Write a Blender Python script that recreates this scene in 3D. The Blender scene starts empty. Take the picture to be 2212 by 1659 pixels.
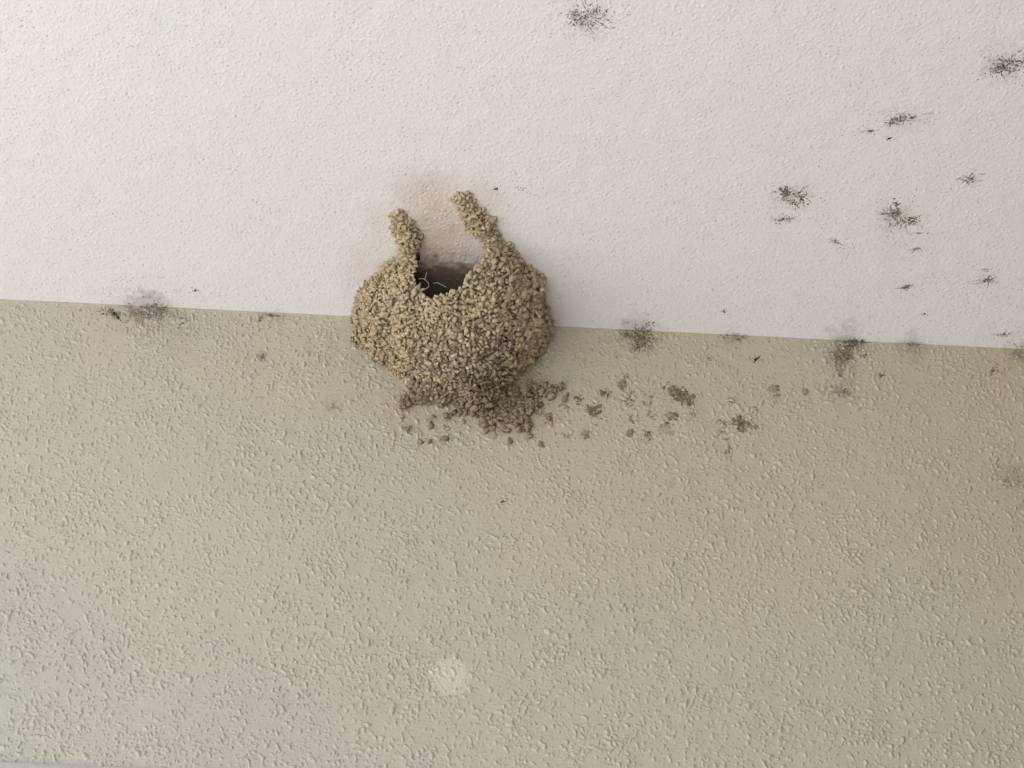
import bpy, math, random
import numpy as np
from mathutils import Vector, Matrix, noise

random.seed(7)
RNG = np.random.default_rng(11)
SC = bpy.context.scene
COL = SC.collection
R = math.radians

# ------------------------------------------------------------------ camera
PITCH, ROLL, HFOV = R(38.5), R(2.8), R(26.0)
CAM = Vector((0.012, -1.38, -1.16))
fw = Vector((0, math.cos(PITCH), math.sin(PITCH)))
r0 = Vector((1, 0, 0))
u0 = Vector((0, -math.sin(PITCH), math.cos(PITCH)))
rt = r0 * math.cos(ROLL) + u0 * math.sin(ROLL)
up = u0 * math.cos(ROLL) - r0 * math.sin(ROLL)
cd = bpy.data.cameras.new('camera')
cam = bpy.data.objects.new('camera', cd)
COL.objects.link(cam)
cam.matrix_world = Matrix(((rt.x, up.x, -fw.x, CAM.x), (rt.y, up.y, -fw.y, CAM.y), (rt.z, up.z, -fw.z, CAM.z), (0, 0, 0, 1)))
cd.sensor_width = 36
cd.lens = 18 / math.tan(HFOV / 2)
cd.clip_start, cd.clip_end = 0.02, 500
SC.camera = cam

# ------------------------------------------------------------------ light
SUN_DIR = Vector((-0.62, 0.30, 0.72)).normalized()        # towards the sun
elev = math.asin(SUN_DIR.z)
w = bpy.data.worlds.new('World')
SC.world = w
w.use_nodes = True
nt = w.node_tree
bg = nt.nodes['Background']
sky = nt.nodes.new('ShaderNodeTexSky')
sky.sky_type = 'NISHITA'
sky.sun_disc = False
sky.sun_elevation = elev
sky.sun_rotation = math.atan2(SUN_DIR.x, SUN_DIR.y)
nt.links.new(sky.outputs[0], bg.inputs[0])
bg.inputs[1].default_value = 0.15
sd = bpy.data.lights.new('sun', 'SUN')
sd.energy, sd.angle, 2.2, R(0.5), (1.0, 0.96, 0.91)
sun = bpy.data.objects.new('sun', sd)
sun.rotation_euler = SUN_DIR.to_track_quat('Z', 'Y').to_euler()
COL.objects.link(sun)
SC.view_settings.view_transform = 'Standard'
SC.view_settings.look = 'None'
SC.view_settings.gamma = 1
SC.view_settings.exposure = 1.30
SC.cycles.diffuse_bounces = 6
SC.cycles.max_bounces = 8

# ------------------------------------------------------------------ picture -> place
TH = math.tan(HFOV / 2)
def ray(px, py):
    return (fw + rt * ((px - 1106) / 1106 * TH) + up * ((829.5 - py) / 1106 * TH))
def U(px, py):
    """(x, s) on the folded surface: s > 0 out along the ceiling, s < 0 down the wall"""
    d = ray(px, py)
    t = -CAM.y / d.y
    p = CAM + d * t
    if p.z <= 0:
        return p.x, p.z
    t = -CAM.z / d.z
    p = CAM + d * t
    return p.x, -p.y
def fold(x, s, h=0.0):
    """point h above the surface at unfolded x, s"""
    return Vector((x, -s, -h)) if s > 0 else Vector((x, -h, s))
def proj(P):
    """numpy (n,3) -> picture coordinates"""
    D = np.asarray(P) - np.array(CAM)
    zf = D @ np.array(fw)
    return np.stack([1106 + 1106 / TH * (D @ np.array(rt)) / zf, 829.5 - 1106 / TH * (D @ np.array(up)) / zf], 1)
def inside(pts, poly):
    x, y = pts[:, 0], pts[:, 1]
    res = np.zeros(len(pts), bool)
    n = len(poly)
    for i in range(n):
        x1, y1 = poly[i]; x2, y2 = poly[(i + 1) % n]
        c = ((y1 > y) != (y2 > y)) & (x < (x2 - x1) * (y - y1) / ((y2 - y1) or 1e-9) + x1)
        res ^= c
    return res

# ------------------------------------------------------------------ helpers
def tag(o, label=None, cat=None, group=None, kind=None):
    if label: o['label'] = label
    if cat: o['category'] = cat
    if group: o['group'] = group
    if kind: o['kind'] = kind
    return o
def empty(name, loc):
    o = bpy.data.objects.new(name, None)
    o.location = loc
    o.empty_display_size = 0.01
    COL.objects.link(o)
    return o
def mesh_obj(name, V, F, mat, parent=None, smooth=True, origin=None, validate=True):
    V = np.asarray(V, dtype=np.float64)
    if origin is None:
        origin = Vector((0, 0, 0))
    me = bpy.data.meshes.new(name)
    o = bpy.data.objects.new(name, me)
    V = V - np.array(origin)
    F = np.asarray(F)
    me.vertices.add(len(V)); me.vertices.foreach_set('co', V.astype(np.float32).ravel())
    k = F.shape[1]
    me.loops.add(F.size); me.loops.foreach_set('vertex_index', F.astype(np.int32).ravel())
    me.polygons.add(len(F))
    me.polygons.foreach_set('loop_start', np.arange(0, F.size, k, dtype=np.int32))
    me.update(calc_edges=True)
    if validate: me.validate()
    if smooth:
        me.polygons.foreach_set('use_smooth', np.ones(len(me.polygons), bool))
    me.materials.append(mat)
    COL.objects.link(o)
    o.location = origin
    if parent:
        o.parent = parent
        o.location = Vector(origin) - parent.location
    return o
def box(name, a, b, mat, parent=None):
    (x0, y0, z0), (x1, y1, z1) = a, b
    V = [(x0, y0, z0), (x1, y0, z0), (x1, y1, z0), (x0, y1, z0), (x0, y0, z1), (x1, y0, z1), (x1, y1, z1), (x0, y1, z1)]
    F = [(0, 3, 2, 1), (4, 5, 6, 7), (0, 1, 5, 4), (1, 2, 6, 5), (2, 3, 7, 6), (3, 0, 4, 7)]
    return mesh_obj(name, V, F, mat, parent, smooth=False)

def ico(sub):
    import bmesh
    bm = bmesh.new()
    bmesh.ops.create_icosphere(bm, subdivisions=sub, radius=1)
    V = np.array([v.co[:] for v in bm.verts]); F = np.array([[v.index for v in f.verts] for f in bm.faces])
    bm.free()
    return V, F
def lump_proto(sub, amp, seed, fr=1.3):
    V, F = ico(sub)
    out = []
    for v in V:
        n = Vector(v)
        d = noise.noise(n * fr + Vector((seed * 7.3, seed * 3.1, 0))) * amp + noise.noise(n * fr * 2.3 + Vector((0, seed * 5.1, 3))) * amp * 0.55
        out.append(v * (1 + d))
    return np.array(out), F
def hull_proto(seed, n):
    import bmesh
    rs = np.random.default_rng(900 + seed)
    bm = bmesh.new()
    P = rs.standard_normal((n, 3)); P /= np.linalg.norm(P, axis=1, keepdims=True)
    P *= rs.uniform(.72, 1.28, (n, 1))
    for p in P: bm.verts.new(p)
    r_ = bmesh.ops.convex_hull(bm, input=bm.verts)
    bmesh.ops.delete(bm, geom=[v for v in bm.verts if not v.link_faces], context='VERTS')
    bmesh.ops.triangulate(bm, faces=bm.faces[:])
    bmesh.ops.subdivide_edges(bm, edges=bm.edges[:], cuts=1, use_grid_fill=True)
    bmesh.ops.triangulate(bm, faces=bm.faces[:])
    bmesh.ops.recalc_face_normals(bm, faces=bm.faces[:])
    bm.verts.index_update()
    V = np.array([v.co[:] for v in bm.verts]); F = np.array([[v.index for v in f.verts] for f in bm.faces])
    bm.free()
    V += rs.standard_normal(V.shape) * .055
    return V, F
PEL = [hull_proto(s, 11 + s % 9) for s in range(26)]
CRUMB = [lump_proto(1, 0.8, s + 40) for s in range(10)]

class Bits:
    """collects many small lumps into ONE mesh"""
    def __init__(self):
        self.V, self.F, self.n = [], [], 0
    def add(self, proto, M, loc):
        V, F = proto
        self.V.append(V @ np.array(M).T + np.array(loc)); self.F.append(F + self.n); self.n += len(V)
    def build(self, name, mat, parent=None, origin=None, smooth=True):
        return mesh_obj(name, np.concatenate(self.V), np.concatenate(self.F), mat, parent, smooth, origin)
def frame(n, ang):
    """3x3: columns tangent a, tangent b, normal"""
    n = Vector(n).normalized()
    t = n.orthogonal().normalized()
    q = Matrix.Rotation(ang, 3, n)
    t = q @ t
    b = n.cross(t)
    return np.array([[t.x, b.x, n.x], [t.y, b.y, n.y], [t.z, b.z, n.z]])

# ------------------------------------------------------------------ materials
class NT:
    def __init__(self, name, rough=0.9, spec=0.2):
        self.m = bpy.data.materials.new(name)
        self.m.use_nodes = True
        self.t = self.m.node_tree
        self.p = self.t.nodes['Principled BSDF']
        self.p.inputs['Roughness'].default_value = rough
        self.p.inputs['Specular IOR Level'].default_value = spec
        tc = self.t.nodes.new('ShaderNodeTexCoord')
        self.co = tc.outputs['Object']
    def n(self, kind, ins=(), **kw):
        nd = self.t.nodes.new(kind)
        for k, v in kw.items(): setattr(nd, k, v)
        items = ins.items() if isinstance(ins, dict) else enumerate(ins)
        for k, v in items:
            if isinstance(v, bpy.types.NodeSocket): self.t.links.new(v, nd.inputs[k])
            elif v is not None: nd.inputs[k].default_value = v
        return nd
    def math(self, op, a, b=None, c=None, clamp=False):
        return self.n('ShaderNodeMath', (a, b, c), operation=op, use_clamp=clamp).outputs[0]
    def vmath(self, op, a, b=None):
        return self.n('ShaderNodeVectorMath', (a, b), operation=op).outputs['Value' if op in ('DISTANCE', 'LENGTH') else 'Vector']
    def noise(self, co, scale, detail=3, rough=0.5, out='Fac', dist=0):
        return self.n('ShaderNodeTexNoise', {'Vector': co, 'Scale': scale, 'Detail': detail, 'Roughness': rough, 'Distortion': dist}).outputs[out]
    def vor(self, co, scale, out='Distance', rnd=1.0, **kw):
        return self.n('ShaderNodeTexVoronoi', {'Vector': co, 'Scale': scale, 'Randomness': rnd}, **kw)
    def rng(self, v, a, b, c=0.0, d=1.0, smooth=True):
        return self.n('ShaderNodeMapRange', (v, a, b, c, d), interpolation_type='SMOOTHSTEP' if smooth else 'LINEAR').outputs[0]
    def mix(self, f, a, b, blend='MIX'):
        nd = self.n('ShaderNodeMix', data_type='RGBA', blend_type=blend)
        for k, v in ((0, f), (6, a), (7, b)):
            if isinstance(v, bpy.types.NodeSocket): self.t.links.new(v, nd.inputs[k])
            else: nd.inputs[k].default_value = v
        return nd.outputs[2]
    def warp(self, co, scale, amp, detail=2):
        n = self.noise(co, scale, detail, out='Color')
        d = self.vmath('SUBTRACT', n, (0.5, 0.5, 0.5))
        s = self.n('ShaderNodeVectorMath', operation='SCALE'); self.t.links.new(d, s.inputs[0]); s.inputs[3].default_value = amp
        return self.vmath('ADD', co, s.outputs[0])
def rgb(r, g, b): return (r, g, b, 1)

# grime halos: (px, py, radius in picture units along x, across, strength)
HALO = [
    (1268, 40, 75, 60, .32), (2175, 138, 75, 50, .38), (1945, 260, 80, 50, .20), (1712, 425, 62, 50, .36), (1940, 472, 75, 58, .40),
    (1380, 712, 70, 60, .60), (1825, 740, 60, 85, .66), (1968, 745, 44, 44, .55), (325, 662, 90, 66, .85), (280, 675, 80, 46, .40), (390, 725, 60, 75, .28),
    (590, 682, 50, 25, .30), (1590, 733, 45, 30, .35), (2205, 760, 50, 40, .45), (1640, 915, 30, 26, .25), (1470, 855, 50, 50, .22),
    (1820, 850, 35, 30, .35), (2190, 1035, 50, 60, .30), (720, 880, 30, 28, .30), (240, 675, 34, 26, .25), (1690, 475, 50, 25, .16), (880, 860, 60, 50, .45),
    (765, 800, 28, 44, .22), (880, 915, 28, 28, .28), (2135, 605, 40, 30, .20), (2098, 388, 30, 24, .18), (1150, 860, 90, 60, .35), (1950, 530, 90, 50, .12),
]
# dark cores painted into the surface under the crumbs: (px, py, half width, half height, angle, strength)
CORE = [
    (1268, 40, 26, 15, -.2, .8), (2178, 138, 30, 13, .35, .95), (1947, 259, 32, 7, .3, .7), (1880, 283, 18, 3, .15, .5), (1712, 422, 24, 12, -.3, .85),
    (1690, 475, 22, 7, .2, .5), (1927, 464, 15, 15, 0, .9), (1957, 480, 20, 10, -.1, .75), (1985, 503, 14, 3, -.1, .6), (1978, 538, 14, 4, .3, .5),
    (1803, 523, 12, 5, -.2, .5), (2096, 388, 16, 10, 0, .4), (1957, 620, 13, 6, .4, .7), (2132, 606, 24, 8, 0, .45), (2168, 722, 20, 4, 0, .55),
    (1380, 730, 28, 20, 0, .95), (1590, 731, 24, 8, .2, .6), (1838, 742, 26, 9, .2, .9), (1818, 770, 18, 28, -.35, .85), (1966, 742, 18, 10, 0, .55),
    (2200, 762, 20, 16, 0, .6), (243, 677, 24, 7, -.62, .95), (303, 678, 26, 16, 0, .75), (340, 672, 20, 18, 0, .8), (590, 682, 20, 4, 0, .8),
    (1817, 847, 15, 12, -.4, .7), (568, 770, 6, 12, 0, .5), (1281, 888, 16, 14, 0, .5), (1468, 852, 34, 9, -.72, .8), (1600, 915, 14, 14, .4, .8),
    (1622, 922, 18, 6, -.3, .6), (1399, 944, 10, 13, 0, .6), (1266, 940, 12, 10, 0, .45), (1436, 930, 16, 8, -.6, .35), (1305, 850, 10, 6, -.6, .6),
    (1740, 846, 9, 8, 0, .4), (1672, 848, 15, 16, 0, .28), (1064, 932, 14, 14, 0, .40), (2193, 1030, 18, 20, 0, .4), (720, 880, 12, 9, 0, .4),
    (1452, 900, 16, 7, .3, .4), (1361, 937, 9, 9, 0, .4), (1250, 863, 7, 7, 0, .6),
]
MUDW = [(948, 500, .040, .70), (955, 570, .046, .75), (930, 440, .036, .50), (1030, 440, .030, .30), (845, 490, .028, .25), (800, 570, .030, .20), (960, 640, .07, .8)]
OCHRE = [(1500, 900, .36, .34), (700, 760, .22, .22), (2010, 800, .12, .45), (1650, 850, .10, .22), (2230, 1080, .16, .50), (2200, 800, .12, .50), (1850, 950, .18, .25), (2230, 1450, .14, .25)]
MMP = 0.41 / 1106

# --------------------------------------------------------------- real relief
STEP = 0.00058
def field(ny, nx, wl_lo, wl_hi, seed, an=(1, 1), shear=0.0):
    """band limited random field, unit variance; wavelengths in metres"""
    rs = np.random.default_rng(seed)
    f = np.fft.rfft2(rs.standard_normal((ny, nx)).astype(np.float32))
    ky = np.fft.fftfreq(ny, STEP)[:, None]; kx = np.fft.rfftfreq(nx, STEP)[None, :]
    ky2, kx2 = ky * an[1] + shear * kx, kx * an[0] + 0 * ky
    k = np.sqrt(kx2 * kx2 + ky2 * ky2)
    klo, khi = 1 / wl_hi, 1 / wl_lo
    f = f * np.exp(-(k / khi) ** 2) * (1 - np.exp(-(k / klo) ** 2))
    g = np.fft.irfft2(f, (ny, nx))
    return (g / g.std()).astype(np.float32)
def sst(x, a, b):
    t = np.clip((x - a) / (b - a), 0, 1); return t * t * (3 - 2 * t)
def surface(name, kind, mat):
    sg = 1 if kind == 'ceiling' else -1
    XL, SL = .68, (.62 if kind == 'ceiling' else .66)
    xf = np.arange(-XL, XL + STEP / 2, STEP); sf = np.arange(0, SL + STEP / 2, STEP)
    nx, ns = len(xf), len(sf)
    X, S = np.meshgrid(xf, sf * sg)                       # (ns, nx)
    w1, w2 = field(ns, nx, .008, .06, 3 + sg, ), field(ns, nx, .008, .06, 8 + sg)
    def fal(px, py, rx, rs, ang=0.0, wob=.16):
        x, s = U(px, py)
        dx, ds = X - x, S - s
        if ang:
            c, q = math.cos(ang), math.sin(ang); dx, ds = dx * c + ds * q, -dx * q + ds * c
        return np.sqrt((dx / rx) ** 2 + (ds / rs) ** 2) + wob * w1 + wob * .5 * w2
    foot = 1.5 if kind == 'ceiling' else 1.28
    def near(py_s): return True
    gr = np.zeros_like(X, dtype=np.float32)
    fine = field(ns, nx, .0016, .010, 51 + sg); mid = field(ns, nx, .004, .03, 52 + sg)
    for (px, py, a, b, st) in HALO:
        s_ = U(px, py)[1]
        if s_ * sg < -.06: continue
        sh = .72 if kind == 'ceiling' else .95; f = sst(fal(px, py, a * MMP * sh, b * MMP * foot * sh), 1.2, 0.0) * st * (.80 + .05 * mid)
        gr = np.maximum(gr, f * .62)
        dots = sst(fine + .35 * mid, 2.0, 2.5) * sst(fal(px, py, a * MMP * 1.3, b * MMP * foot * 1.3), 1.2, .1) * st * 1.1
        gr = np.maximum(gr, dots)
    for (px, py, a, b, ang, st) in CORE:
        s_ = U(px, py)[1]
        if s_ * sg < -.06: continue
        st *= .92 if kind == 'wall' else .72; l = fal(px, py, a * MMP, b * MMP * foot, ang, .22)
        f = sst(1.0 - l + .45 * fine * .8 + .18 * mid, -.25, .95) * st * (l < 2.6)
        gr = np.maximum(gr, f)
    mud = np.zeros_like(gr); och_shade = np.zeros_like(gr); pat = np.zeros_like(gr)
    if kind == 'ceiling':
        for (px, py, r, st) in MUDW:
            x, s = U(px, py)
            l = np.hypot(X - x, (S - s) * .8) / r + .06 * w1
            mud = np.maximum(mud, sst(l, 1.25, .2) * st)
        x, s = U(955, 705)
        och_shade = sst(np.hypot((X - x) / .070, (S - s) / .084) + .05 * w1, 1.04, .78) * .97      # shade inside the nest mouth, painted as a dark patch on the ceiling
    else:
        for (px, py, r, st) in OCHRE:
            x, s = U(px, py)
            och_shade = np.maximum(och_shade, sst(np.hypot(X - x, S - s) / r + .05 * w1, 1.5, .0) * st)
        for (px, py, r, st) in ((1000, 800, .085, .3), (880, 860, .03, .45), (1130, 880, .04, .4)):
            x, s = U(px, py)
            mud = np.maximum(mud, sst(np.hypot(X - x, S - s) / r + .2 * w1, 1.2, .2) * st)
        x, s = U(972, 1462)
        l = np.hypot(X - x, (S - s) * .9)
        pat = sst(l + .0008 * w1 + .0008 * fine, .0160, .0120) * .28 
    # relief
    if kind == 'wall':
        rs = np.random.default_rng(5)
        f1 = field(ns, nx, .0032, .012, 11, (1.0, 1.15), .25)
        f2 = field(ns, nx, .0023, .008, 12, (1.15, 1.0), -.2)
        f3 = field(ns, nx, .0044, .016, 13, (.8, 1.25), .35)
        dens = field(ns, nx, .03, .25, 14)
        h = sst(f1 + .25 * dens, 1.35, 1.9) * .00090
        h = np.maximum(h, sst(f2 + .25 * dens, 1.5, 2.15) * .00065)
        h = np.maximum(h, sst(f3, 1.55, 1.95) * .0012)
        rd = np.abs(field(ns, nx, .006, .03, 15)); gate = sst(field(ns, nx, .008, .03, 16), 1.0, 1.5)
        h = h + sst(rd, .14, .0) * gate * .00045
        h = h + f2 * .000045 + field(ns, nx, .02, .12, 17) * .00012 + field(ns, nx, .0015, .004, 19) * .000018
        h = h * (.94 + .16 * np.clip(field(ns, nx, .05, .4, 44), -1.5, 1.5)) * (1 - .55 * sst(pat, 0, .6)) + .0003 * sst(pat, .2, .5)
        dk = sst(field(ns, nx, .0018, .006, 20) + .25 * dens, 3.5, 4.0) * .7
        top = sst(-S, .16, .0)
        dk = np.maximum(dk, sst(field(ns, nx, .0016, .005, 23) + .25 * mid, 2.85, 3.3) * .6 * top * sst(X, -.9, .7))
        gr = np.maximum(gr, dk)
        h += sst(gr, .2, .9) * .0003
        edge = 0
    else:
        f1 = field(ns, nx, .0030, .011, 31, (1, 1), .2)
        f2 = field(ns, nx, .0022, .008, 32)
        h = sst(f1, .9, 2.0) * .00014
        h = np.maximum(h, sst(f2, .9, 2.2) * .00022)
        h = h + field(ns, nx, .02, .12, 33) * .00006 + f2 * .00002
        dens = field(ns, nx, .02, .14, 34)
        pit = sst(field(ns, nx, .0019, .006, 35) + .28 * dens, 1.95, 2.6)
        h = h - pit * .0004
        dk = pit * .36
        # grime lodged in the hollows near the joint at the right
        nb = sst(S, .18, .0) * sst(X, -.25, .45)
        dk = np.maximum(dk, sst(field(ns, nx, .002, .008, 36) + .3 * mid, 2.3, 2.9) * nb * .55)
        gr = np.maximum(gr, dk)
        gap = mud > .25
        h = h * (1 + 1.2 * sst(mud, .2, .7))
    h = h * sst(np.abs(S), -.001, .004)
    # tensor grid: fine where the relief is, coarse beyond
    xc = np.array([-.86, -.78, -.72] if kind == 'ceiling' else [-1.6, -1.2, -.9, -.75]); sc = np.array([SL + .03, SL + .15, 1.2, 1.96] if kind == 'ceiling' else [SL + .03, SL + .2, 1.4, 2.0, 2.6])
    xa = np.concatenate([xc, xf, [.72, .9, 1.2, 1.6]]); sa = np.concatenate([sf, sc])
    def pad(A):
        fade = sst(np.minimum(XL - np.abs(X), SL - np.abs(S)), 0, .02) if A is h else 1.0
        return np.pad(A * fade, ((0, len(sc)), (len(xc), 4)))
    H = pad(h); XX, SS = np.meshgrid(xa, sa * sg)
    if kind == 'ceiling': P = np.stack([XX, -SS, -H], -1)
    else: P = np.stack([XX, -H, SS], -1)
    V = P.reshape(-1, 3)
    ny_, nx_ = XX.shape
    idx = np.arange(ny_ * nx_).reshape(ny_, nx_)
    F = np.stack([idx[:-1, :-1], idx[:-1, 1:], idx[1:, 1:], idx[1:, :-1]], -1).reshape(-1, 4)
    if kind == 'wall': F = F[:, ::-1]
    # the body behind the painted face
    if kind == 'ceiling': (x0, y0, z0), (x1, y1, z1) = (-.86, -1.96, .003), (1.6, 0, .20)
    else: (x0, y0, z0), (x1, y1, z1) = (-1.6, .003, -2.60), (1.6, .25, .30)
    n0 = len(V)
    BV = [(x0, y0, z0), (x1, y0, z0), (x1, y1, z0), (x0, y1, z0), (x0, y0, z1), (x1, y0, z1), (x1, y1, z1), (x0, y1, z1)]
    BF = np.array([(0, 3, 2, 1), (4, 5, 6, 7), (0, 1, 5, 4), (1, 2, 6, 5), (2, 3, 7, 6), (3, 0, 4, 7)]) + n0
    V = np.concatenate([V, BV]); F = np.concatenate([F, BF])
    o = mesh_obj(name, V, F, mat, None, True, None, validate=False)
    me = o.data
    sm = np.ones(len(F), bool); sm[-6:] = False
    me.polygons.foreach_set('use_smooth', sm)
    for nm, A in (('grime', gr), ('mud', mud), ('ochre', och_shade), ('patch', pat)):  # on the ceiling 'ochre' holds the painted shade of the nest hollow
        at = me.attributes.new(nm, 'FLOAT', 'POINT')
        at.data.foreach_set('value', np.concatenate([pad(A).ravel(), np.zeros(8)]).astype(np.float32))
    return o

def plaster(name, kind):
    N = NT(name, 0.45 if kind == 'wall' else 0.7, 0.5 if kind == 'wall' else 0.2)
    def attr(nm): return N.n('ShaderNodeAttribute', attribute_name=nm).outputs['Fac']
    n1 = N.noise(N.co, 5, 2)
    if kind == 'wall':
        col = N.mix(N.rng(n1, .35, .65), rgb(*WALL_A), rgb(*WALL_B))
        col = N.mix(attr('ochre'), col, rgb(.35, .295, .175))
        col = N.mix(attr('mud'), col, rgb(.34, .27, .18))
        col = N.mix(N.math('MULTIPLY', attr('patch'), .62), col, rgb(.82, .77, .70))
    else:
        col = N.mix(N.rng(n1, .40, .62), rgb(*CEIL_A), rgb(*CEIL_B))
        col = N.mix(attr('mud'), col, rgb(.47, .365, .275))
        col = N.mix(attr('ochre'), col, rgb(.17, .125, .09))  # on the ceiling this mask carries the painted shade of the nest hollow
    gcol = N.mix(N.rng(attr('grime'), .1, .8), rgb(.17, .135, .095), rgb(.065, .050, .032))
    col = N.mix(attr('grime'), col, gcol)
    N.t.links.new(col, N.p.inputs['Base Color'])
    b = N.n('ShaderNodeBump', {'Strength': .5, 'Distance': .0002, 'Height': N.noise(N.co, 700, 1)})
    N.t.links.new(b.outputs[0], N.p.inputs['Normal'])
    return N.m
WALL_A, WALL_B = (.385, .354, .292), (.372, .348, .290)
CEIL_A, CEIL_B = (.70, .665, .658), (.69, .668, .648)

def mud(name, c1, c2, c3, scale=1.0):
    N = NT(name, 0.95, 0.1)
    geo = N.t.nodes.new('ShaderNodeNewGeometry')
    rnd = geo.outputs['Random Per Island']
    c = N.mix(N.noise(N.co, 22 * scale, 3), rgb(*c1), rgb(*c2))
    c = N.mix(N.rng(N.noise(N.co, 60 * scale, 3), .45, .7), c, rgb(*c3))
    c = N.mix(N.rng(N.math('FRACT', N.math('MULTIPLY', rnd, 7.31)),   .60, 1.0, 0, .20), c, rgb(c3[0] * .72, c3[1] * .74, c3[2] * .80))
    v = N.math('MULTIPLY_ADD', rnd, .26, .87)
    c = N.mix(1.0, c, N.n('ShaderNodeCombineColor', (v, v, v)).outputs[0], 'MULTIPLY')
    N.t.links.new(c, N.p.inputs['Base Color'])
    h = N.math('MULTIPLY_ADD', N.noise(N.co, 900, 4, .6), .6, N.noise(N.co, 350, 3))
    b = N.n('ShaderNodeBump', {'Strength': .8, 'Distance': .0008, 'Height': h})
    N.t.links.new(b.outputs[0], N.p.inputs['Normal'])
    return N.m
def plain(name, c1, c2, scale, rough=.9, bump=0):
    N = NT(name, rough, .2)
    f = N.noise(N.co, scale, 4)
    N.t.links.new(N.mix(f, rgb(*c1), rgb(*c2)), N.p.inputs['Base Color'])
    if bump:
        b = N.n('ShaderNodeBump', {'Strength': 1, 'Distance': bump, 'Height': f})
        N.t.links.new(b.outputs[0], N.p.inputs['Normal'])
    return N.m
M_WALL = plaster('textured_beige_paint', 'wall')
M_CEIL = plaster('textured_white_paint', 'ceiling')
M_MUD = mud('dried_mud', (.385, .303, .198), (.435, .345, .228), (.34, .268, .178))
M_MUDIN_SHADE = mud('shaded_inner_mud', (.13, .09, .065), (.16, .11, .08), (.11, .075, .055))  # darker than the outer mud, to deepen the shade inside the nest
M_MUDSKIN = mud('mud_skin', (.27, .215, .14), (.31, .25, .165), (.23, .18, .12))
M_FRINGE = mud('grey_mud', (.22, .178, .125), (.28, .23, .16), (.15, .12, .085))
M_DAB = mud('faded_mud', (.235, .205, .14), (.29, .255, .18), (.17, .145, .095), 2)
M_DABD = mud('dark_mud', (.17, .14, .09), (.23, .19, .125), (.12, .095, .06), 2)
M_DIRT = mud('black_grime', (.13, .10, .068), (.19, .15, .10), (.08, .06, .04), 3)
M_BLACK = plain('black_speck', (.022, .018, .012), (.035, .028, .02), 300)
M_SMUT = mud('grey_grime', (.22, .19, .15), (.30, .27, .22), (.14, .12, .09), 3)
M_HAIR = plain('pale_fibre', (.30, .28, .26), (.22, .20, .19), 200)
M_PAVE = plain('pale_paving', (.46, .445, .42), (.40, .39, .37), 3, .9, .002)
M_TRIM = plain('white_trim_paint', (.56, .54, .49), (.50, .48, .43), 250, .6, .0003)
M_BLOCKER = plain('brown_blocker', (.22, .17, .11), (.18, .14, .09), 6)
M_BOUNCE_CUT = plain('bounce_cut_dark', (.075, .055, .04), (.05, .038, .028), 9, .95, .01)

# ------------------------------------------------------------------ the setting
cut_strip = box('bounce_cut_strip', (-1.6, -.95, -2.60), (3.0, -.002, -2.53), M_BOUNCE_CUT); tag(cut_strip, kind='structure')  # unseen dark strip, added to cut bounce light from straight below
g = box('ground', (-60, -60, -2.80), (60, 60, -2.60), M_PAVE); tag(g, kind='structure')
wl = surface('rendered_wall', 'wall', M_WALL)
tag(wl, 'beige painted wall with a bumpy stippled texture below the white ceiling', 'wall')
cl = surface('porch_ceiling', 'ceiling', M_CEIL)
tag(cl, 'white finely stippled ceiling above the beige wall', 'ceiling')
rw = box('right_light_blocker', (.86, -1.74, -2.60), (1.06, -.002, -.0015), M_BLOCKER)  # unseen panel, added to keep out light from the right
fwl = box('front_light_blocker', (0.32, -1.96, -2.60), (1.06, -1.76, .10), M_BLOCKER)  # unseen panel, added to block the front so light comes from the left
tag(fwl, 'added brown panel behind the camera, blocking light from the front', 'wall')
tag(rw, 'added unseen brown panel at the right, blocking light from that side', 'wall')

# white trim peeping in at the lower left corner
xa, sa = U(0, 1649); xb, sb = U(260, 1661)
dxs = (sb - sa) / (xb - xa)
_t = [(-.9, sa + dxs * (-.9 - xa)), (.4, sa + dxs * (.4 - xa))]
_V = []
for _y in (-.0022, .001):
    _V += [(_t[0][0], _y, _t[0][1]), (_t[1][0], _y, _t[1][1]), (_t[1][0], _y, _t[1][1] - .09), (_t[0][0], _y, _t[0][1] - .09)]
tr = mesh_obj('window_trim', _V, [(3, 2, 1, 0), (4, 5, 6, 7), (0, 1, 5, 4), (1, 2, 6, 5), (2, 3, 7, 6), (3, 0, 4, 7)], M_TRIM, None, False)
tag(tr, 'white painted trim edge in the bottom left corner of the beige wall', 'trim')

# ------------------------------------------------------------------ the nest
X0 = U(972, 695)[0]
MOUTH = [(903, 300), (905, 470), (903, 530), (896, 560), (890, 598), (905, 622), (930, 650), (942, 640), (962, 634), (985, 632), (1003, 618), (1008, 600), (1026, 582), (1046, 560), (1058, 538), (1062, 300)]
def nest_pt(th, ph, k=1.0):
    """th 0 = right end on the wall, pi = left; ph 0 = at the ceiling, pi/2 = lowest"""
    th = np.asarray(th, float); ph = np.asarray(ph, float)
    c, s = np.cos(th), np.sin(th)
    wl_ = 0.5 - 0.5 * c                      # 0 right .. 1 left
    a = np.where(c > 0, .0775, .0800)
    b = .119 * (1 - wl_) + .086 * wl_
    cc = .092 * (1 - wl_) + .086 * wl_
    e = 0.88
    cp, sp = np.cos(ph) ** e, np.sin(ph)
    cx = np.sign(c) * np.abs(c) ** .92
    x = X0 + a * cx * cp * (1 - .08 * sp - .20 * np.clip((sp - .25) / .45, 0, 1) ** 1.5) + .018 * sp * sp
    y = -b * (np.abs(s) ** (.92 + .25 * wl_)) * cp
    z = -cc * sp
    ctr = np.array([X0, 0, 0])
    P = np.stack([x, y, z], -1)
    return ctr + (P - ctr) * k
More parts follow.
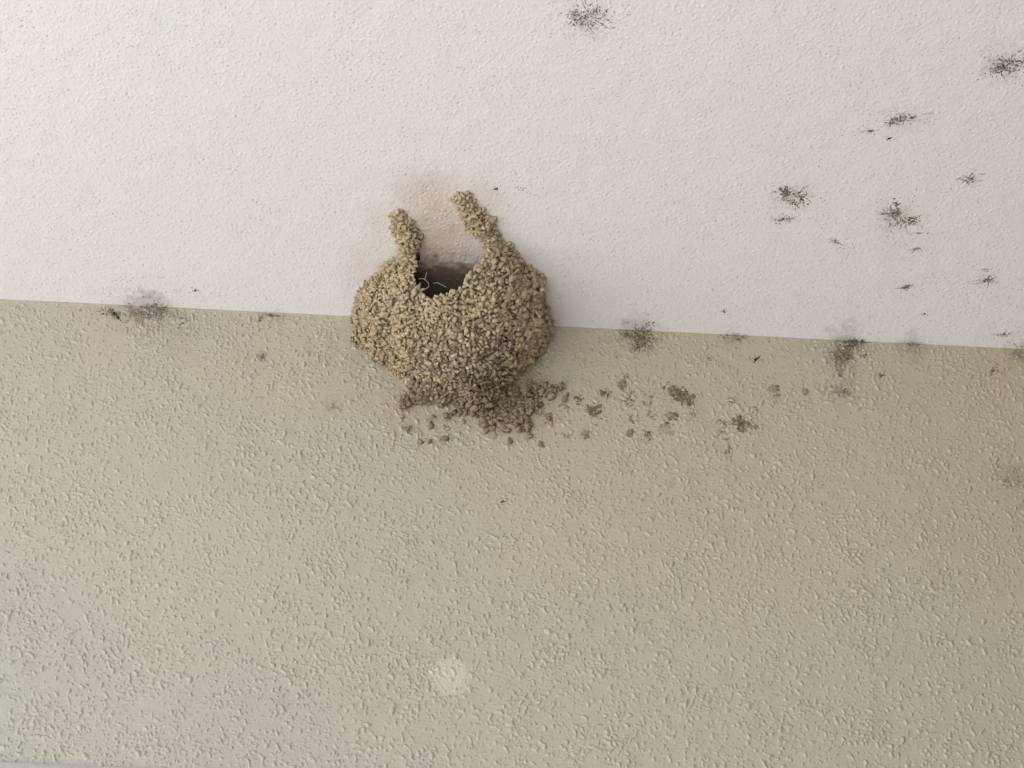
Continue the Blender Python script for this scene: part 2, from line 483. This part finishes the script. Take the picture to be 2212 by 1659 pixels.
def bumpy(P, amp=.006):
    out = P.copy().reshape(-1, 3)
    ctr = np.array([X0, 0.0, -.0])
    for i in range(len(out)):
        v = out[i]
        n = noise.noise(Vector(v) * 22) * amp + noise.noise(Vector(v) * 60 + Vector((9, 2, 4))) * amp * .75
        d = v - ctr
        out[i] = v + d / (np.linalg.norm(d) + 1e-9) * n
    return out.reshape(P.shape)
NTH, NPH = 150, 70
TH_, PH_ = np.meshgrid(np.linspace(0, math.pi, NTH), np.linspace(0, math.pi / 2 - .01, NPH), indexing='ij')
OUT = bumpy(nest_pt(TH_, PH_, .975))
OUT[..., 1] = np.minimum(OUT[..., 1], .004); OUT[..., 2] = np.minimum(OUT[..., 2], .004)
# wall of the nest: outer skin, inner skin and the lip joining them
flat = OUT.reshape(-1, 3)
keep_v = ~inside(proj(flat), MOUTH)
idx = np.arange(NTH * NPH).reshape(NTH, NPH)
q = np.stack([idx[:-1, :-1], idx[1:, :-1], idx[1:, 1:], idx[:-1, 1:]], -1).reshape(-1, 4)
q = q[keep_v[q].all(1)]
ctr = np.array([X0, .0, .0])
TK = .010
d = flat - ctr
dl = np.linalg.norm(d, axis=1, keepdims=True)
INN = ctr + d * (1 - TK / np.maximum(dl, .02))
from collections import Counter
ed = Counter()
dirs = {}
for f in q:
    for a_, b_ in ((f[0], f[1]), (f[1], f[2]), (f[2], f[3]), (f[3], f[0])):
        kk = (min(a_, b_), max(a_, b_)); ed[kk] += 1; dirs[kk] = (a_, b_)
n0 = len(flat)
rimF = [(dirs[k_][1], dirs[k_][0], dirs[k_][0] + n0, dirs[k_][1] + n0) for k_, c_ in ed.items() if c_ == 1]
Vn = np.concatenate([flat, INN])
Fn = np.concatenate([q, q[:, ::-1] + n0, np.array(rimF)])
used = np.unique(Fn); remap = -np.ones(len(Vn), int); remap[used] = np.arange(len(used))
nest = empty('mud_nest', (X0, 0, 0))
tag(nest, 'round nest of dried mud pellets with two arms, where wall meets ceiling', 'bird nest')
lin = mesh_obj('nest_shell', Vn[used], remap[Fn], M_MUDIN_SHADE, nest, True, (X0, 0, 0))
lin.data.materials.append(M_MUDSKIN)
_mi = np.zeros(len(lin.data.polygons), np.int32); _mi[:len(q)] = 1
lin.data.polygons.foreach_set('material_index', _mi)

# pellets over the outer skin
def nest_samples(n, rmin):
    pts = []
    th = RNG.uniform(0, math.pi, n * 3); ph = np.arcsin(RNG.uniform(0, .9999, n * 3))
    P = nest_pt(th, ph, 1.0)
    e = 1e-3
    Tu = (nest_pt(th + e, ph) - nest_pt(th - e, ph)); Tv = (nest_pt(th, np.minimum(ph + e, 1.57)) - nest_pt(th, np.maximum(ph - e, 0.0)))
    Nn = np.cross(Tu, Tv); area = np.linalg.norm(Nn, axis=1, keepdims=True) + 1e-15
    Nn = Nn / area
    flip = np.sum(Nn * (P - ctr), 1) < 0
    Nn[flip] *= -1
    return P, Nn
cell = {}
P_, N_ = nest_samples(26000, .0)
B = Bits(); B2 = Bits()
count = 0
pr = proj(P_)
mo = inside(pr, MOUTH)
cs = .004
for i in range(len(P_)):
    if mo[i]: continue
    p = P_[i]
    px, py = pr[i]
    u = (px - 760) / 430
    big = .0016 + .0009 * min(max(u, 0), 1)
    r = big * min(1.7, max(.6, random.lognormvariate(0, .25)))
    md = r * 1.16
    key = tuple((p / cs).astype(int))
    ok = True
    for dx in (-1, 0, 1):
        for dy in (-1, 0, 1):
            for dz in (-1, 0, 1):
                for qv, qr in cell.get((key[0] + dx, key[1] + dy, key[2] + dz), ()):
                    if ((p - qv) ** 2).sum() < ((md + qr) * .5 + .0000) ** 2 * 1.0:
                        ok = False; break
                if not ok: break
            if not ok: break
        if not ok: break
    if not ok: continue
    cell.setdefault(key, []).append((p, md))
    p2 = bumpy(p[None].copy())[0]
    n = N_[i]
    nn = Vector(n) + Vector((random.gauss(0, .6), random.gauss(0, .6), random.gauss(0, .6)))
    Fm = frame(nn, random.uniform(0, 6.28))
    el = random.uniform(1.0, 1.5)
    S = np.diag([r * el, r / el ** .4, r * random.uniform(.85, 1.25)])
    p2 = p2 + n * (random.gauss(0, .0013) + r * .08)
    p2[1] = min(p2[1], -r * .2); p2[2] = min(p2[2], -r * .2)
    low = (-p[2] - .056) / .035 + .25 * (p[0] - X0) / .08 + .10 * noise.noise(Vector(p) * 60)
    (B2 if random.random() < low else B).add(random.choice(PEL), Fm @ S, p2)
    count += 1
print('pellets', count)
nB = sum(len(f) for f in B.F)
for f in B2.F: B.F.append(f + B.n)
B.V += B2.V
pw_ = B.build('pellet_wall', M_MUD, nest, (X0, 0, 0), True)
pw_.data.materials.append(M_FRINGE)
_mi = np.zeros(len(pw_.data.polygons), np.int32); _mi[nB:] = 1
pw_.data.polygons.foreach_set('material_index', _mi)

# the two arms of the unfinished entrance, lying along the ceiling
def arm(name, path, widths, heights, seed, label):
    random.seed(seed)
    B = Bits()
    pts = [U(*p) for p in path]
    n = len(pts)
    taken = []
    for _ in range(6000):
        t = random.uniform(0, n - 1.001); i = int(t); f = t - i
        x = pts[i][0] * (1 - f) + pts[i + 1][0] * f
        s = pts[i][1] * (1 - f) + pts[i + 1][1] * f
        wd = widths[i] * (1 - f) + widths[i + 1] * f
        hh = heights[i] * (1 - f) + heights[i + 1] * f
        k = noise.noise(Vector((t * 2.3, seed, 0))) * .6 + 1
        wd *= k * .84; hh *= k * .85
        if random.random() < .12: wd *= 1.3; hh *= .4
        th = random.uniform(-1.45, 1.45)
        a = math.sin(th)
        dx, ds = pts[i + 1][0] - pts[i][0], pts[i + 1][1] - pts[i][1]
        L = math.hypot(dx, ds)
        tx, ts = ds / L, -dx / L
        h = hh * math.cos(th)
        x += tx * a * wd; s += ts * a * wd
        r = random.uniform(.0016, .0028)
        P3 = Vector((x, -s, -h))
        if any((P3 - q_).length < (r + r_) * .62 for q_, r_ in taken): continue
        taken.append((P3, r))
        el = random.uniform(1, 1.5)
        nv = Vector((tx * a, -ts * a, -math.cos(th))) + Vector((random.gauss(0, .4), random.gauss(0, .4), random.gauss(0, .4)))
        Fm = frame(nv, random.uniform(0, 6.28))
        B.add(random.choice(PEL), Fm @ np.diag([r * el, r / el ** .4, r * random.uniform(.9, 1.4)]), P3)
    for j in range(60):
        t = (n - 1.001) * j / 60; i = int(t); f = t - i
        x = pts[i][0] * (1 - f) + pts[i + 1][0] * f; s = pts[i][1] * (1 - f) + pts[i + 1][1] * f
        wd = widths[i] * (1 - f) + widths[i + 1] * f; hh = heights[i] * (1 - f) + heights[i + 1] * f
        B.add(random.choice(PEL), np.diag([wd * .55, wd * .55, hh * .7]), (x, -s, -hh * .1))
    o = B.build(name, M_MUD, nest, (X0, 0, 0), True)
    o['label'] = label
arm('entrance_arm', [(854, 455), (869, 481), (884, 517), (881, 552), (868, 600)], [.0045, .0085, .0078, .0050, .006], [.003, .007, .011, .017, .024], 3, 'shorter left arm of the nest entrance')
arm('entrance_arm', [(990, 418), (1008, 443), (1038, 481), (1065, 520), (1088, 565)], [.0048, .0085, .0092, .0078, .009], [.003, .007, .010, .014, .022], 5, 'longer right arm of the nest entrance')

# pellets smeared down the wall below the nest
random.seed(21)
print('EXTENT', U(0, 0), U(2212, 0), U(0, 1659), U(2212, 1659))
FR = [(905, 790), (878, 838), (860, 872), (872, 905), (890, 895), (925, 872), (960, 886), (1010, 900), (1040, 915), (1075, 925), (1110, 945), (1135, 938), (1165, 912),
      (1185, 880), (1222, 868), (1205, 850), (1190, 822), (1160, 822), (1145, 845), (1115, 850), (1098, 838), (1110, 800), (1100, 740), (860, 740)]
B = Bits()
got = []
for _ in range(9000):
    px, py = random.uniform(805, 1250), random.uniform(740, 960)
    jx, jy = noise.noise(Vector((px * .03, py * .03, 1))) * 40, noise.noise(Vector((px * .03, py * .03, 7))) * 34
    if not inside(np.array([(px + jx, py + jy)]), FR)[0] and (random.random() > .008 or py < 840 or px > 1210 or px < 860): continue
    x, s = U(px, py)
    r = random.uniform(.0016, .0029)
    edge = (py > 870) or (px > 1090 and py > 800) or px < 880
    if any((x - a) ** 2 + (s - b) ** 2 < (r * (1.05 if edge else .9)) ** 2 for a, b in got): continue
    if edge and noise.noise(Vector((x * 110, s * 110, 2))) < -.16: continue
    got.append((x, s))
    h = random.uniform(0, .0025) if edge else random.uniform(0, .006) + max(0, (860 - py) / 120) * .008
    el = random.uniform(1, 1.6)
    Fm = frame((random.gauss(0, .3), -1, random.gauss(0, .3)), random.uniform(0, 6.28))
    B.add(random.choice(PEL), Fm @ np.diag([r * el, r / el ** .3, r * random.uniform(.9, 1.5)]), (x, -h - r * .35, s))
    if h > .003:
        B.add(random.choice(CRUMB), np.diag([.0035, h * .55, .0035]), (x, -h * .5, s))
o = B.build('lower_fringe', M_FRINGE, nest, (X0, 0, 0), False)
o['label'] = 'ragged grey foot of the nest smeared on the wall'

# pale fibres caught in the nest mouth
def on_nest(px, py, k):
    d = ray(px, py).normalized()
    best = None
    for i in range(400):
        p = CAM + d * (1.5 + i * .001)
        v = np.array(p) - ctr
        b_ = .117; 
        if (v[0] / (.081 * k)) ** 2 + (v[1] / (b_ * k)) ** 2 + (v[2] / (.088 * k)) ** 2 < 1:
            return p
    return CAM + d * 1.75
def tube(pts, r, n=6):
    V, F = [], []
    for i, p in enumerate(pts):
        t = (pts[min(i + 1, len(pts) - 1)] - pts[max(i - 1, 0)]).normalized()
        a = t.orthogonal().normalized(); b = t.cross(a)
        rr = r * (1 if 0 < i < len(pts) - 1 else .4)
        for k in range(n):
            V.append(p + (a * math.cos(k * 2 * math.pi / n) + b * math.sin(k * 2 * math.pi / n)) * rr)
    for i in range(len(pts) - 1):
        for k in range(n):
            F.append((i * n + k, i * n + (k + 1) % n, (i + 1) * n + (k + 1) % n, (i + 1) * n + k))
    return [v[:] for v in V], F
def smooth_path(pts, m=6):
    out = []
    for i in range(len(pts) - 1):
        p0, p1, p2, p3 = pts[max(i - 1, 0)], pts[i], pts[i + 1], pts[min(i + 2, len(pts) - 1)]
        for j in range(m):
            t = j / m
            out.append(.5 * ((2 * p1) + (p2 - p0) * t + (2 * p0 - 5 * p1 + 4 * p2 - p3) * t * t + (3 * p1 - p0 - 3 * p2 + p3) * t ** 3))
    out.append(pts[-1])
    return out
for nm, pp, lb in (('curled_fibre', [(904, 603), (914, 602), (922, 608), (927, 617), (921, 623), (911, 628)], 'pale curled fibre just inside the nest mouth, at its left lip'),
                   ('loose_fibre', [(917, 606), (919, 598), (922, 588)], 'short pale fibre sticking up from the curled one in the nest mouth'),
                   ('straight_fibre', [(936, 612), (944, 611), (954, 615), (966, 621)], 'thin straight fibre lying across the dark middle of the nest mouth')):
    ps = smooth_path([on_nest(x, y, .90) for x, y in pp])
    V, F = tube(ps, .00022)
    o = mesh_obj(nm, V, F, M_HAIR, None, True, ps[0])
    tag(o, lb, 'fibre', 'fibres in the nest mouth')

# ------------------------------------------------------------------ grime tufts and specks
MM = 0.41 / 1106 * 1.0
def put(B, x, s, r, el, ang, flat_, proto=None, lift=0.15):
    P = fold(x, s, r * lift)
    n = (0, 0, -1) if s > 0 else (0, -1, 0)
    # tangent axis along the unfolded direction ang
    if s > 0: t = Vector((math.cos(ang), -math.sin(ang), 0)); 
    else: t = Vector((math.cos(ang), 0, math.sin(ang)))
    nv = Vector(n); b = nv.cross(t)
    Fm = np.array([[t.x, b.x, nv.x], [t.y, b.y, nv.y], [t.z, b.z, nv.z]])
    B.add(proto or random.choice(CRUMB), Fm @ np.diag([r * el, r, r * flat_]), P)
def tuft(name, px, py, w, h, n, seed, label, mat=M_DIRT, ang=0, rays=10, size=1.0, cat='grime spot', group='grime spots', spread=2.2):
    """a clotted, spidery patch of grime: core crumbs, thin runs, far spatter. w, h in picture units"""
    random.seed(seed)
    x0, s0 = U(px, py)
    fs = 1.5 if s0 > 0 else 1.28
    B = Bits()
    w *= MM; h *= MM
    ca, sa_ = math.cos(ang), math.sin(ang)
    # a few clots the crumbs gather round
    clots = [(random.gauss(0, .42), random.gauss(0, .42)) for _ in range(max(2, n // 22))]
    if name == 'grime_speck' or n < 60: clots = [(0, 0)]
    for i in range(int(n * .8)):
        c = random.choice(clots)
        u, v = c[0] + random.gauss(0, .20), c[1] + random.gauss(0, .20)
        x, y = u * w * ca - v * h * sa_, u * w * sa_ + v * h * ca
        put(B, x0 + x, s0 + y * fs, random.uniform(.00022, .00066) * size, random.uniform(1, 2.0), random.uniform(0, 3.14), random.uniform(.35, .9))
    for k in range(rays):
        a = random.uniform(0, 6.28)
        u, v = math.cos(a) * .35, math.sin(a) * .35
        L = random.uniform(.4, 1.3)
        m = int(6 + L * 8)
        a2 = a
        for j in range(m):
            u += math.cos(a2) * L / m; v += math.sin(a2) * L / m; a2 += random.gauss(0, .25)
            if random.random() < .25: continue
            x, y = u * w * ca - v * h * sa_, u * w * sa_ + v * h * ca
            put(B, x0 + x, s0 + y * fs, random.uniform(.00018, .00042) * size * (1 - .4 * j / m), random.uniform(1.5, 3.5), a2, .5)
    for k in range(int(n * .8)):
        a = random.uniform(0, 6.28); d_ = abs(random.gauss(0, spread * .5)) + .5
        x, y = math.cos(a) * d_ * w, math.sin(a) * d_ * h
        put(B, x0 + x, s0 + y * fs, random.uniform(.00012, .00038) * size, random.uniform(1, 2), random.uniform(0, 3.14), .5)
    o = B.build(name, mat, None, fold(x0, s0))
    tag(o, label, cat, group)
    return o
T = tuft
T('grime_spot', 1268, 38, 40, 24, 120, 1, 'spidery dark splash alone near the top edge of the ceiling', ang=-.25, rays=22)
T('grime_spot', 2178, 137, 40, 18, 150, 2, 'dense dark clot on the ceiling at the upper right corner', ang=.35, rays=16)
T('grime_spot', 1947, 259, 38, 10, 70, 3, 'slanting brown streak, the upper one of three marks on the ceiling', M_SMUT, ang=.3, rays=10)
T('grime_spot', 1880, 283, 22, 5, 26, 4, 'thin grey streak left of the slanting brown one', M_SMUT, ang=.15, rays=3, spread=3)
T('grime_speck', 1920, 299, 12, 3, 16, 5, 'small black dash under the slanting brown streak', M_BLACK, ang=.3, rays=1, spread=1.2, group='specks', cat='speck')
T('grime_spot', 1714, 423, 34, 18, 130, 6, 'dark ragged spot on the ceiling with a fainter smear below it', ang=-.3, rays=20)
T('grime_spot', 1690, 474, 34, 12, 44, 7, 'faint broken smear below the ragged dark spot', M_SMUT, ang=.2, rays=4)
T('grime_spot', 1927, 464, 22, 22, 80, 8, 'brownish black clot, left half of a double spot on the ceiling', rays=12)
T('grime_spot', 1957, 480, 28, 14, 80, 9, 'brown clot, right half of the double spot on the ceiling', rays=10)
T('grime_speck', 1985, 503, 20, 4, 18, 10, 'short grey dash right under the double spot', M_SMUT, ang=-.1, rays=1, spread=1.2, group='specks', cat='speck')
T('grime_speck', 1978, 538, 18, 5, 18, 11, 'grey dash second below the double spot', M_SMUT, ang=.3, rays=1, spread=1.4, group='specks', cat='speck')
T('grime_speck', 1803, 523, 18, 7, 20, 12, 'small grey curl between the ragged spot and the double spot', M_SMUT, ang=-.2, rays=2, group='specks', cat='speck')
T('grime_spot', 2096, 388, 22, 16, 40, 13, 'pale grey speckle high on the right of the ceiling', M_SMUT, rays=6)
T('grime_spot', 1957, 620, 16, 8, 46, 14, 'small dark fleck midway down the right of the ceiling', ang=.4, rays=4, size=.9)
T('grime_spot', 2132, 606, 34, 12, 54, 15, 'grey smear near the right edge of the ceiling, halfway to the wall', M_SMUT, ang=0, rays=8)
T('grime_speck', 2128, 582, 20, 4, 18, 16, 'thin grey dash just above the grey smear at the right edge', M_SMUT, rays=1, group='specks', cat='speck')
T('grime_speck', 1997, 678, 6, 5, 10, 17, 'single dark dot on the ceiling above the joint at the right', M_BLACK, rays=0, spread=1, group='specks', cat='speck')
T('grime_speck', 1565, 672, 9, 8, 14, 18, 'lone dark dot on the ceiling a hand right of the nest', M_BLACK, rays=0, spread=1, group='specks', cat='speck')
T('grime_speck', 1072, 408, 9, 5, 12, 19, 'tiny dark fleck on the ceiling right of the longer arm tip', M_BLACK, rays=0, spread=1, group='specks', cat='speck')
T('grime_spot', 1125, 408, 36, 18, 26, 20, 'very faint grey scatter on the ceiling right of the longer arm', M_SMUT, rays=3, size=.8)
T('grime_speck', 422, 627, 10, 5, 16, 22, 'small black fleck on the ceiling near the left end of the joint', M_BLACK, rays=1, spread=1.6, group='specks', cat='speck')
T('grime_spot', 2168, 722, 26, 7, 34, 23, 'dark dash on the ceiling close to the joint at the far right', M_SMUT, ang=.05, rays=3)
T('grime_spot', 1380, 732, 34, 26, 190, 24, 'furry black tuft on the wall just under the joint, right of the nest', rays=26)
T('grime_spot', 1590, 731, 30, 10, 60, 25, 'thin brown tuft on the joint between two bigger black tufts', ang=.2, rays=12)
T('grime_spot', 1838, 744, 34, 14, 120, 26, 'black upper arm of the large brown smear on the joint at the right', ang=.2, rays=14)
T('grime_spot', 1818, 768, 24, 34, 130, 27, 'brown lower lobe of the large smear running down the wall at the right', ang=-.35, rays=14)
T('grime_spot', 1966, 744, 26, 12, 40, 28, 'soft brownish smudge across the joint, right of the large smear', M_SMUT, rays=8)
T('grime_spot', 2200, 762, 26, 22, 60, 29, 'dark scribble on the joint at the right edge of the picture', M_SMUT, rays=8)
T('grime_spot', 243, 677, 27, 6, 130, 30, 'black slug shaped clot on the wall under the left end of the joint', M_BLACK, ang=-.62, rays=2, spread=1.2)
T('grime_spot', 303, 678, 34, 20, 110, 31, 'broken black clot left half of the sooty patch on the joint', rays=8)
T('grime_spot', 340, 676, 24, 22, 120, 32, 'broken black clot right half of the sooty patch on the joint', rays=8)
T('grime_spot', 400, 690, 26, 22, 18, 33, 'few black dots on the wall right of the sooty patch', rays=3, spread=1.6)
T('grime_spot', 590, 682, 24, 4, 50, 34, 'flat black crust on the joint left of the nest', ang=-.04, rays=5)
T('grime_spot', 562, 690, 8, 14, 24, 35, 'little upright black crust beside the flat one left of the nest', rays=2)
T('grime_spot', 568, 770, 10, 16, 34, 36, 'greyish fleck on the wall below the flat crust', M_DABD, rays=3, size=.8)
T('grime_speck', 1086, 1083, 9, 4, 18, 37, 'black insect like speck alone in the middle of the wall', M_BLACK, ang=.6, rays=1, spread=1, group='specks', cat='speck')
T('grime_speck', 1625, 1480, 3, 7, 10, 38, 'tiny upright black speck low on the wall at the right', M_BLACK, size=.6, rays=0, spread=1, group='specks', cat='speck')
T('grime_speck', 1903, 810, 13, 4, 34, 39, 'short thick black dash on the wall right of the large smear', M_BLACK, ang=-.5, rays=0, spread=.9, group='specks', cat='speck')
T('grime_speck', 1633, 777, 15, 4, 28, 40, 'dark slanting dash with thin legs on the wall below the thin tuft', M_BLACK, ang=.85, rays=3, spread=1.2, group='specks', cat='speck')
T('grime_speck', 1531, 775, 10, 7, 22, 41, 'brown comma on the wall left of the slanting dash', M_DABD, ang=-.3, rays=2, spread=1.4, group='specks', cat='speck')
T('grime_spot', 1868, 768, 26, 14, 26, 42, 'scatter of small black dots on the wall right of the large smear', rays=2, size=.8)
T('grime_spot', 1817, 847, 20, 16, 60, 43, 'brown clot on the wall straight below the large smear', M_DABD, ang=-.4, rays=6)
T('grime_speck', 1817, 812, 8, 14, 26, 44, 'small dark Y shaped mark between the large smear and the brown clot', M_DABD, rays=3, group='specks', cat='speck')
T('grime_speck', 2145, 800, 22, 12, 24, 45, 'slanting broken dash on the ochre part of the wall at the right', M_DABD, ang=.9, rays=3, group='specks', cat='speck')
T('grime_spot', 2193, 1030, 26, 26, 60, 46, 'ring of brown crumbs on the wall at the right edge', M_DABD, rays=5, size=.8)
T('grime_spot', 720, 880, 18, 14, 30, 47, 'faint grey smudge on the wall left below the nest', M_SMUT, rays=3, size=.7)
T('grime_speck', 1440, 915, 5, 4, 12, 48, 'black dot among the mud dabs right of the nest', M_BLACK, rays=0, spread=.8, group='specks', cat='speck')
T('grime_speck', 2035, 780, 6, 6, 10, 49, 'black dot high on the ochre wall at the right', M_BLACK, rays=0, spread=1, group='specks', cat='speck')

# ------------------------------------------------------------------ mud dabs on the wall right of the nest
def dab(px, py, w, h, kind, seed, label, mat=M_DAB, ang=0.0):
    random.seed(seed)
    x0, s0 = U(px, py)
    w *= MM; h *= MM * 1.28
    B = Bits()
    ca, sa_ = math.cos(ang), math.sin(ang)
    def P(u, v, r, el=1.2, a=None, fl=.5, proto=None):
        x, y = u * w * ca - v * h * sa_, u * w * sa_ + v * h * ca
        put(B, x0 + x, s0 + y, r, el, random.uniform(0, 3.14) if a is None else a, fl, proto)
    def lump(u, v, r, fl=.55):
        P(u, v, r, random.uniform(1, 1.6), None, fl, random.choice(PEL))
    if kind in ('ring', 'arc', 'smear'):
        a0 = random.uniform(0, 6.28) if kind != 'smear' else 0
        m = {'ring': 5, 'arc': 4, 'smear': 4}[kind]
        for k in range(m):
            if kind == 'smear': u, v = -.45 + .9 * k / m, .3 - .6 * k / m + random.gauss(0, .08)
            else: u, v = math.cos(a0 + k * .85) * .36, math.sin(a0 + k * .85) * .36
            lump(u, v, random.uniform(.0008, .0017), .45)
        for k in range(14):
            P(random.gauss(.1, .3), random.gauss(.15, .3), random.uniform(.0003, .0007), 1.5)
    elif kind == 'blob':
        lump(0, 0, w * .38, .6); lump(.2, -.2, w * .25, .6)
        for k in range(10): P(random.gauss(0, .35), random.gauss(0, .35), random.uniform(.0003, .0007), 1.5)
    elif kind == 'wedge':
        lump(0, .15, w * .30, .13); lump(.12, -.15, w * .20, .15); lump(-.15, .2, w * .22, .13)
        for k in range(16):
            v = random.uniform(-.5, .5); P(random.uniform(-.5, .5) * (.3 + .8 * (v + .5)), v, random.uniform(.0003, .0008), 1.3, None, .35)
    elif kind == 'clot':
        for k in range(max(4, int(w * h / 6e-6))):
            lump(random.gauss(0, .26), random.gauss(0, .26), random.uniform(.0008, .0020), .7)
        for k in range(30): P(random.gauss(0, .36), random.gauss(0, .36), random.uniform(.0003, .0008), 1.6)
    o = B.build('mud_dab', mat, None, fold(x0, s0))
    tag(o, label, 'mud dab', 'mud dabs right of the nest')
D = dab
D(1347, 828, 14, 34, 'clot', 1, 'upright tan dab, highest in the field of dabs right of the nest', ang=-.1)
D(1305, 850, 18, 14, 'clot', 2, 'small slanting brown dab left of the highest dab', M_DABD, -.6)
D(1367, 857, 20, 26, 'ring', 3, 'small curled dab just below the highest dab')
D(1356, 872, 30, 20, 'smear', 4, 'thin slanting dab under the curled one', M_DAB)
D(1398, 860, 26, 46, 'ring', 5, 'long looped dab with a hollow middle, left of the dark crest')
D(1468, 852, 62, 26, 'clot', 6, 'dark crest of mud running down to the right, biggest of the dabs', M_DABD, -.72)
D(1488, 872, 26, 16, 'clot', 7, 'dark tail piece at the lower end of the crest', M_DABD, -.2)
D(1281, 888, 34, 26, 'clot', 8, 'brown clustered dab nearest the nest foot of the larger ones', M_DABD)
D(1248, 863, 14, 14, 'clot', 9, 'small dark star shaped dab at the tip of the nest foot', M_DABD)
D(1222, 880, 26, 12, 'smear', 10, 'faint thin dab just past the nest foot', M_DAB)
D(1370, 905, 24, 22, 'ring', 11, 'little ring dab in the middle row under the curled dab')
D(1408, 900, 22, 24, 'smear', 12, 'thin slanting dab right of the little ring')
D(1452, 900, 34, 18, 'wedge', 13, 'flat brown wedge dab under the dark crest', M_DAB, .3)
D(1496, 903, 14, 32, 'arc', 14, 'pale hook shaped dab right of the flat wedge')
D(1436, 930, 34, 34, 'arc', 15, 'long hooked dab curling down in the bottom row')
D(1361, 937, 22, 20, 'wedge', 16, 'triangular tan dab in the bottom row, left of the dark drop')
D(1399, 944, 22, 28, 'wedge', 17, 'dark drop shaped dab pointing down in the bottom row', M_DABD)
D(1266, 940, 26, 22, 'wedge', 18, 'greyish triangular dab below the clustered dab')
D(1227, 945, 18, 16, 'smear', 19, 'tiny faint dab left of the greyish triangle')
D(1558, 915, 28, 18, 'ring', 20, 'oval ring dab left of the dark arched one')
D(1600, 915, 26, 30, 'clot', 21, 'dark arched dab, left half, far right in the field', M_DABD, .4)
D(1622, 922, 34, 22, 'arc', 22, 'dark crooked tail of the arched dab', M_DABD, -.3)
D(1561, 943, 24, 28, 'ring', 23, 'square ring dab below the oval one')
D(1571, 970, 12, 20, 'ring', 24, 'lowest small dab, like two short strokes')
D(1581, 865, 16, 12, 'ring', 25, 'little grey ring dab above the oval one')
D(1630, 888, 14, 26, 'arc', 26, 'thin upright crescent dab above the dark arched one')
D(1672, 848, 36, 42, 'wedge', 27, 'smooth pale fan shaped dab right of the other dabs', M_DAB, .2)
D(1740, 846, 18, 16, 'wedge', 28, 'small fan shaped dab farthest right', M_DAB)
D(1064, 932, 34, 34, 'wedge', 29, 'tan triangular dab hanging just under the nest foot', M_DAB)
D(1166, 960, 20, 24, 'blob', 30, 'single pale pellet below the right end of the nest foot', M_FRINGE)
D(1184, 905, 22, 30, 'arc', 31, 'crescent dab beside the right end of the nest foot', M_FRINGE)
D(880, 918, 26, 20, 'smear', 32, 'faint dab under the left end of the nest foot', M_DAB)
D(966, 925, 12, 20, 'smear', 33, 'tiny upright dab below the middle of the nest foot', M_DAB)
